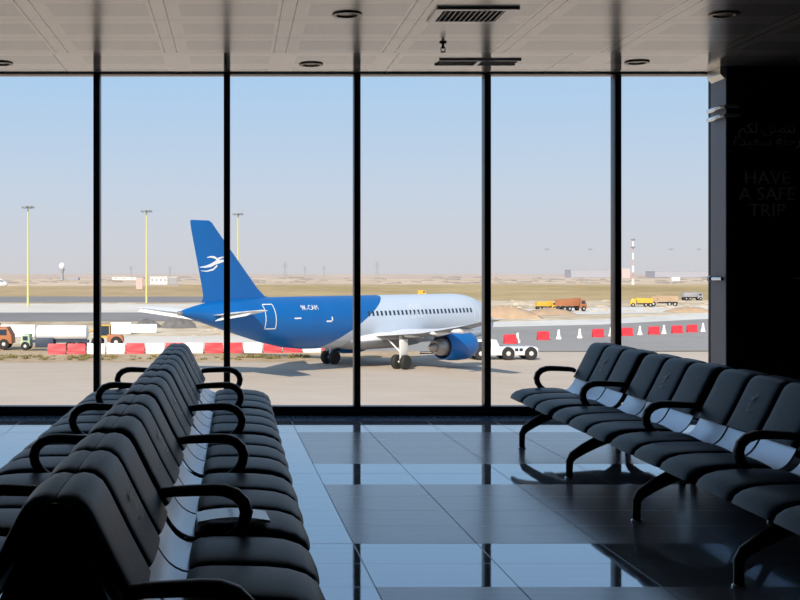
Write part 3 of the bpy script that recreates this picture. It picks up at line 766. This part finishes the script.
def mound(px, py, rx, ry, h, m_, name, label, cat):
    p = G(px, py); b = MB(); n = 22; rings = []
    for k in range(7):
        t = k/6; ring = []
        for q in range(n):
            a = 2*PI*q/n; j = 1+.18*math.sin(3*a+px)+random.uniform(-.1, .1)
            ring.append((rx*(1-t)*j*math.cos(a), ry*(1-t)*j*math.sin(a), h*(1-(1-t)**2)*random.uniform(.82, 1.05)+(0 if k else -.1)))
        rings.append(ring)
    o = b.loft(rings).build(name, m_, None, (p.x, p.y, GZ)); tag(o, label, cat)
mound(146, 327.5, 2.0, 1.4, 1.3, M['rub'], 'rubble_heap', 'dark grey rubble heap left of the aircraft tail cone', 'heap')
mound(177, 328, 2.6, 1.4, 1.7, M['rub'], 'rubble_heap', 'dark grey rubble heap right under the aircraft tail cone', 'heap')
mound(507, 318, 6.5, 3.5, 2.1, M['soil'], 'soil_mound', 'brown soil mound by the grey haul road near the tug', 'mound')
mound(548, 314.5, 5, 3, 1.2, M['soil'], 'soil_mound', 'low brown soil mound in front of the tipper trucks', 'mound')
mound(688, 312, 5, 3, 1.1, M['soil'], 'soil_mound', 'low soil mound on the sand left of the pillar', 'mound')

# ------------------------------------------------------------------ road barriers
bar_sec = [(-.3, 0), (-.3, .14), (-.24, .22), (-.15, .36), (-.12, .95), (-.09, 1.0), (.09, 1.0), (.12, .95), (.15, .36), (.24, .22), (.3, .14), (.3, 0)]
def barrier_proto(L, m_, H=1.0):
    b = MB(); b.extrude([(u, z*H) for u, z in bar_sec], -L/2, L/2, bev=.03, axis='x')
    b.bx(-L/2-.05, -L/2+.02, -.06, .06, .25*H, .75*H); b.bx(L/2-.02, L/2+.05, -.06, .06, .25*H, .75*H)
    return b.build('road_barrier', m_)
prot = {}
def barrier(px, py, colr, label, rz=0, L=1.9, group='row of barriers behind the aircraft', H=1.0):
    key = (colr, L, H)
    p = G(px, py)
    if key not in prot: o = prot[key] = barrier_proto(L, M['red'] if colr == 'red' else M['bwhite'], H)
    else: o = prot[key].copy(); col.objects.link(o)
    o.location = (p.x, p.y, GZ+.075); o.rotation_euler.z = rz
    tag(o, label, 'barrier', group)
seq = 'R R W W R W R W R R W R R W R'.split()
xs = [57+19.6*i for i in range(15)]
nth = 'first second third fourth fifth sixth seventh eighth ninth tenth eleventh twelfth thirteenth fourteenth last'.split()
for i, (x, c) in enumerate(zip(xs, seq)):
    cn = 'red' if c == 'R' else 'white'
    barrier(x, 355.0 - (2.0*i/14), cn, '%s road barrier, %s from the left in the long row' % (cn, nth[i]), 0, 1.7)
for (x, y, nm) in ((510, 344.3, 'behind the tug cab'), (543, 340.6, 'just right of the tug'), (598, 337.8, 'left of the right mullion'), (627, 336.4, 'right of the right mullion'), (654, 335, 'midway between mullion and pillar'), (677, 333.8, 'second from the pillar'), (692, 332.8, 'nearest the pillar')):
    barrier(x, y, 'red', 'red barrier on the grey road, %s' % nm, .1, 1.35, 'red barriers on the grey road')
for (x, y, nm) in ((518, 343.6, 'beside the red one behind the tug'), (559, 339.8, 'first of the two alone in the middle'), (580, 338.8, 'second of the two alone in the middle'), (611, 336.9, 'touching the right mullion'), (640, 335.5, 'first right of the right mullion'), (664, 334.4, 'second right of the right mullion'), (703, 332.2, 'against the pillar')):
    barrier(x, y, 'white', 'white narrow barrier seen end on, %s' % nm, PI/2-.35, 1.0, 'white barriers on the grey road', 1.12)

# ------------------------------------------------------------------ masts, buildings
def lamp_mast(px, base, top, label, pm, w=.28):
    p = G(px, base); H = (base-top)/F*p.y
    R = empty('floodlight_mast', (p.x, p.y, GZ)); tag(R, label, 'light mast', 'floodlight masts on the airfield')
    MB().tube([(0, 0, 0), (0, 0, H*.5), (0, 0, H)], w, 12, radii=[1, .75, .5]).build('pole', pm, R)
    b = MB(); b.lathe([(.15, H-.3), (.9, H-.1), (.9, H+.1), (.15, H+.2)], n=12); h_ = b.build('lamp_ring', M['headg'], R)
    for k in range(6):
        a = 2*PI*k/6+.2; s = 1.25
        MB().box((s*math.cos(a), s*math.sin(a), H-.05), (.5, .7, .45), rz=a, bev=.04).build('floodlight', M['headg'], h_)
lamp_mast(28, 307, 207, 'tall yellow green floodlight mast leftmost on the airfield', M['poley'])
lamp_mast(146.5, 303, 211, 'tall yellow green floodlight mast left of the aircraft fin', M['poley'])
lamp_mast(238, 301, 214, 'tall floodlight mast behind the aircraft fin', M['poley'])
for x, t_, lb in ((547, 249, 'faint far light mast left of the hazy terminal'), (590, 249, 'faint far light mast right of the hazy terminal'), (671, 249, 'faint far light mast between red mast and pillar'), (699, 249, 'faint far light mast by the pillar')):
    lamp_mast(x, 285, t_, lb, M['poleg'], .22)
# banded mast
p = G(633, 285); R = empty('lattice_mast', (p.x, p.y, GZ)); tag(R, 'red and white banded mast with two dark platforms on the horizon', 'mast')
Hm = 45/F*p.y
for k in range(7):
    z0, z1 = Hm*k/7, Hm*(k+1)/7; b = MB(); w = .5-.04*k
    for sx in (-1, 1):
        for sy in (-1, 1): b.tube([(sx*w, sy*w, z0), (sx*(w-.06), sy*(w-.06), z1)], .13, 6)
    for sy in (-1, 1):
        b.tube([(-w, sy*w, z0), (w-.06, sy*w, z1)], .1, 6); b.tube([(w, sy*w, z0), (-w+.06, sy*w, z1)], .1, 6)
    b.build('mast_section', M['pinkred'] if k % 2 else M['bwhite'], R)
for z in (Hm*.83, Hm): MB().lathe([(.2, z-.3), (1.4, z), (1.4, z+.5), (.2, z+.9)], n=14).build('platform', M['headg'], R)
# radar ball
p = G(62, 280); R = empty('radar_tower', (p.x, p.y, GZ)); tag(R, 'white radar ball on a slim dark tower on the horizon', 'tower')
k = p.y/F
MB().lathe([(2.0*k, 0), (1.5*k, 4*k), (1.6*k, 8*k), (2.6*k, 10.5*k), (2.6*k, 11.5*k), (0, 11.6*k)], n=16).build('shaft', M['slate'], R)
MB().lathe([(0, 10.8*k), (1.8*k, 11.3*k), (2.9*k, 13*k), (3.1*k, 14.2*k), (2.6*k, 16*k), (1.4*k, 17.1*k), (0, 17.4*k)], n=20).build('radar_dome', M['white'], R)
MB().bx(4*k, 17*k, -5*k, 5*k, 0, 2.6*k).build('annex', M['slate'], R, smooth=False)
def building(px0, px1, base, top, m_, label, roofm=None, windows=0):
    a, c = G(px0, base), G(px1, base); w, h = c.x-a.x, (base-top)/F*a.y
    R = empty('airfield_building', ((a.x+c.x)/2, a.y, GZ)); tag(R, label, 'building', 'far airfield buildings')
    MB().bx(-w/2, w/2, 0, w*.5, 0, h).build('wall', m_, R, smooth=False)
    b = MB(); b.bx(-w/2-.3, w/2+.3, -.3, w*.5+.3, h, h+.35); b.build('roof', roofm or M['offwhite'], R, smooth=False)
    for i in range(windows):
        x = -w/2+w*(i+.5)/windows
        MB().bx(x-w/windows*.2, x+w/windows*.2, -.08, .02, h*.45, h*.75).build('window', M['slate'], R, smooth=False)
building(136, 142.5, 289, 278.5, M['pink'], 'pink low building left of the middle light mast')
building(150, 167.5, 284.5, 277, M['cream'], 'cream white building right of the middle light mast', windows=4)
building(169, 177, 284.5, 277.5, M['slate'], 'slate grey building left of the aircraft fin')
building(112, 136, 280, 277.3, M['cream'], 'long pale hangar low on the horizon at left', windows=3)
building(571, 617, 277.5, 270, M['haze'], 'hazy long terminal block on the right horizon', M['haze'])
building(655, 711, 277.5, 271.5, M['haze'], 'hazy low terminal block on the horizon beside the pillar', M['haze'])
building(672, 680, 281, 277.5, M['white'], 'small white building on the sand right of the red mast')
building(622, 630, 278, 269, M['pink'], 'small pinkish block on the horizon at the right mullion')
# power pylons on the horizon
def pylon(px, base, top, label):
    p = G(px, base); H = (base-top)/F*p.y; b = MB(); w = H*.09; r = H*.014
    for sx in (-1, 1): b.tube([(sx*w, 0, 0), (sx*w*.25, 0, H)], r, 6)
    for q in range(4): b.tube([(-w*(1-.2*q), 0, H*.22*q), (w*(.8-.2*q), 0, H*.22*(q+1))], r*.8, 6)
    for z, s in ((.72, 2.3), (.86, 1.9), (.98, 1.4)): b.tube([(-w*s, 0, H*z), (w*s, 0, H*z)], r*.9, 6)
    o = b.build('power_pylon', M['fard'], None, (p.x, p.y, GZ)); tag(o, label, 'pylon', 'power pylons on the horizon')
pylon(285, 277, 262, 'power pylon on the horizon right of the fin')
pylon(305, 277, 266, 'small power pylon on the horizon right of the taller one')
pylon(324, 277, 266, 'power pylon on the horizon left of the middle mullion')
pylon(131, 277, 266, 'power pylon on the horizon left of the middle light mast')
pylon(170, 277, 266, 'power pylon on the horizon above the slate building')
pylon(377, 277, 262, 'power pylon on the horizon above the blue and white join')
# yellow van standing beyond the aircraft
def van(px, py, label, m_):
    p = G(px, py); R = empty('service_van', (p.x, p.y, GZ+.02), .1); R.scale = (.6, .6, .9); tag(R, label, 'van')
    b = MB(); b.extrude([(-2.5, .4), (-2.5, 2.2), (-2.3, 2.35), (1.2, 2.35), (1.8, 1.5), (2.5, 1.3), (2.55, .4)], -1, 1, bev=.06); c = b.build('body', m_, R)
    MB().bx(.4, 1.2, -1.03, -.98, 1.5, 2.1).build('cab_window', M['pane'], c, smooth=False)
    add_wheels(R, [(-1.6, -.9), (-1.6, .9), (1.6, -.9), (1.6, .9)], .4, .25)
van(422, 297, 'yellow van on the grass just above the aircraft cabin roof', M['yellow'])
# low scrub and banks along the horizon
def scrub(pts, label, m_):
    b = MB()
    for px, py, w, h in pts:
        p = G(px, py); k = p.y/F
        b.loft([[(p.x+w*k*s*math.cos(2*PI*q/10), p.y+w*k*.5*s*math.sin(2*PI*q/10), GZ+h*k*t) for q in range(10)] for s, t in ((1, -.1), (.85, .5), (.5, .9), (.1, 1))])
    o = b.build('scrub', m_); tag(o, label, 'scrub', kind='stuff')
scrub([(random.uniform(-40, 760), random.uniform(277.5, 283.5), random.uniform(2, 9), random.uniform(.5, 1.3)) for _ in range(150)], 'scattered low grey scrub on the far sand', mat('far_scrub', (.30, .26, .23), .95, var=.3, scale=.02))
scrub([(random.uniform(490, 740), random.uniform(300.5, 312), random.uniform(2, 7), random.uniform(.7, 1.8)) for _ in range(60)] + [(random.uniform(190, 250), random.uniform(330, 337), random.uniform(2, 5), random.uniform(1, 2)) for _ in range(8)], 'pale sandy spoil heaped about the construction ground', mat('spoil', (.52, .43, .33), .95, var=.35, scale=.3))

# ------------------------------------------------------------------ light, sky, camera
w = bpy.data.worlds.new('sky'); bpy.context.scene.world = w; w.use_nodes = True
nt = w.node_tree; bg = nt.nodes['Background']
tc = nn(nt, 'ShaderNodeTexCoord'); sp = nn(nt, 'ShaderNodeSeparateXYZ'); nt.links.new(tc.outputs['Generated'], sp.inputs[0])
rp = nn(nt, 'ShaderNodeValToRGB'); cr = rp.color_ramp
stops = [(.0, (.66, .655, .69)), (.03, (.655, .68, .745)), (.075, (.585, .685, .82)), (.165, (.43, .645, .90)), (.35, (.36, .53, .78)), (1, (.24, .36, .56))]
cr.elements[0].position, cr.elements[0].color = stops[0][0], c4(stops[0][1])
cr.elements[1].position, cr.elements[1].color = stops[-1][0], c4(stops[-1][1])
for p_, c in stops[1:-1]:
    e = cr.elements.new(p_); e.color = c4(c)
nt.links.new(sp.outputs[2], rp.inputs[0]); nt.links.new(rp.outputs[0], bg.inputs[0]); bg.inputs[1].default_value = 1.0
su = bpy.data.lights.new('sun', 'SUN'); su.energy = 5.4; su.color = (1, .88, .73); su.angle = .009
so = bpy.data.objects.new('sun', su); col.objects.link(so)
so.rotation_euler = Vector((.69, 1.58, -1.0)).to_track_quat('-Z', 'Y').to_euler()
cam = bpy.data.cameras.new('camera'); co = bpy.data.objects.new('camera', cam); col.objects.link(co)
cam.sensor_width = 36; cam.lens = F/800*36; cam.shift_x = (400-VX)/800; cam.shift_y = -(300-VY)/800
cam.clip_end = 20000; cam.clip_start = .05
co.location = (0, 0, CH); co.rotation_euler = (PI/2, 0, 0)
sc = bpy.context.scene; sc.camera = co
sc.view_settings.view_transform = 'Standard'; sc.view_settings.look = 'None'; sc.view_settings.exposure = 0
sc.cycles.use_denoising = True
sc.cycles.max_bounces = 10; sc.cycles.transparent_max_bounces = 12; sc.cycles.diffuse_bounces = 4
sc.cycles.caustics_reflective = False
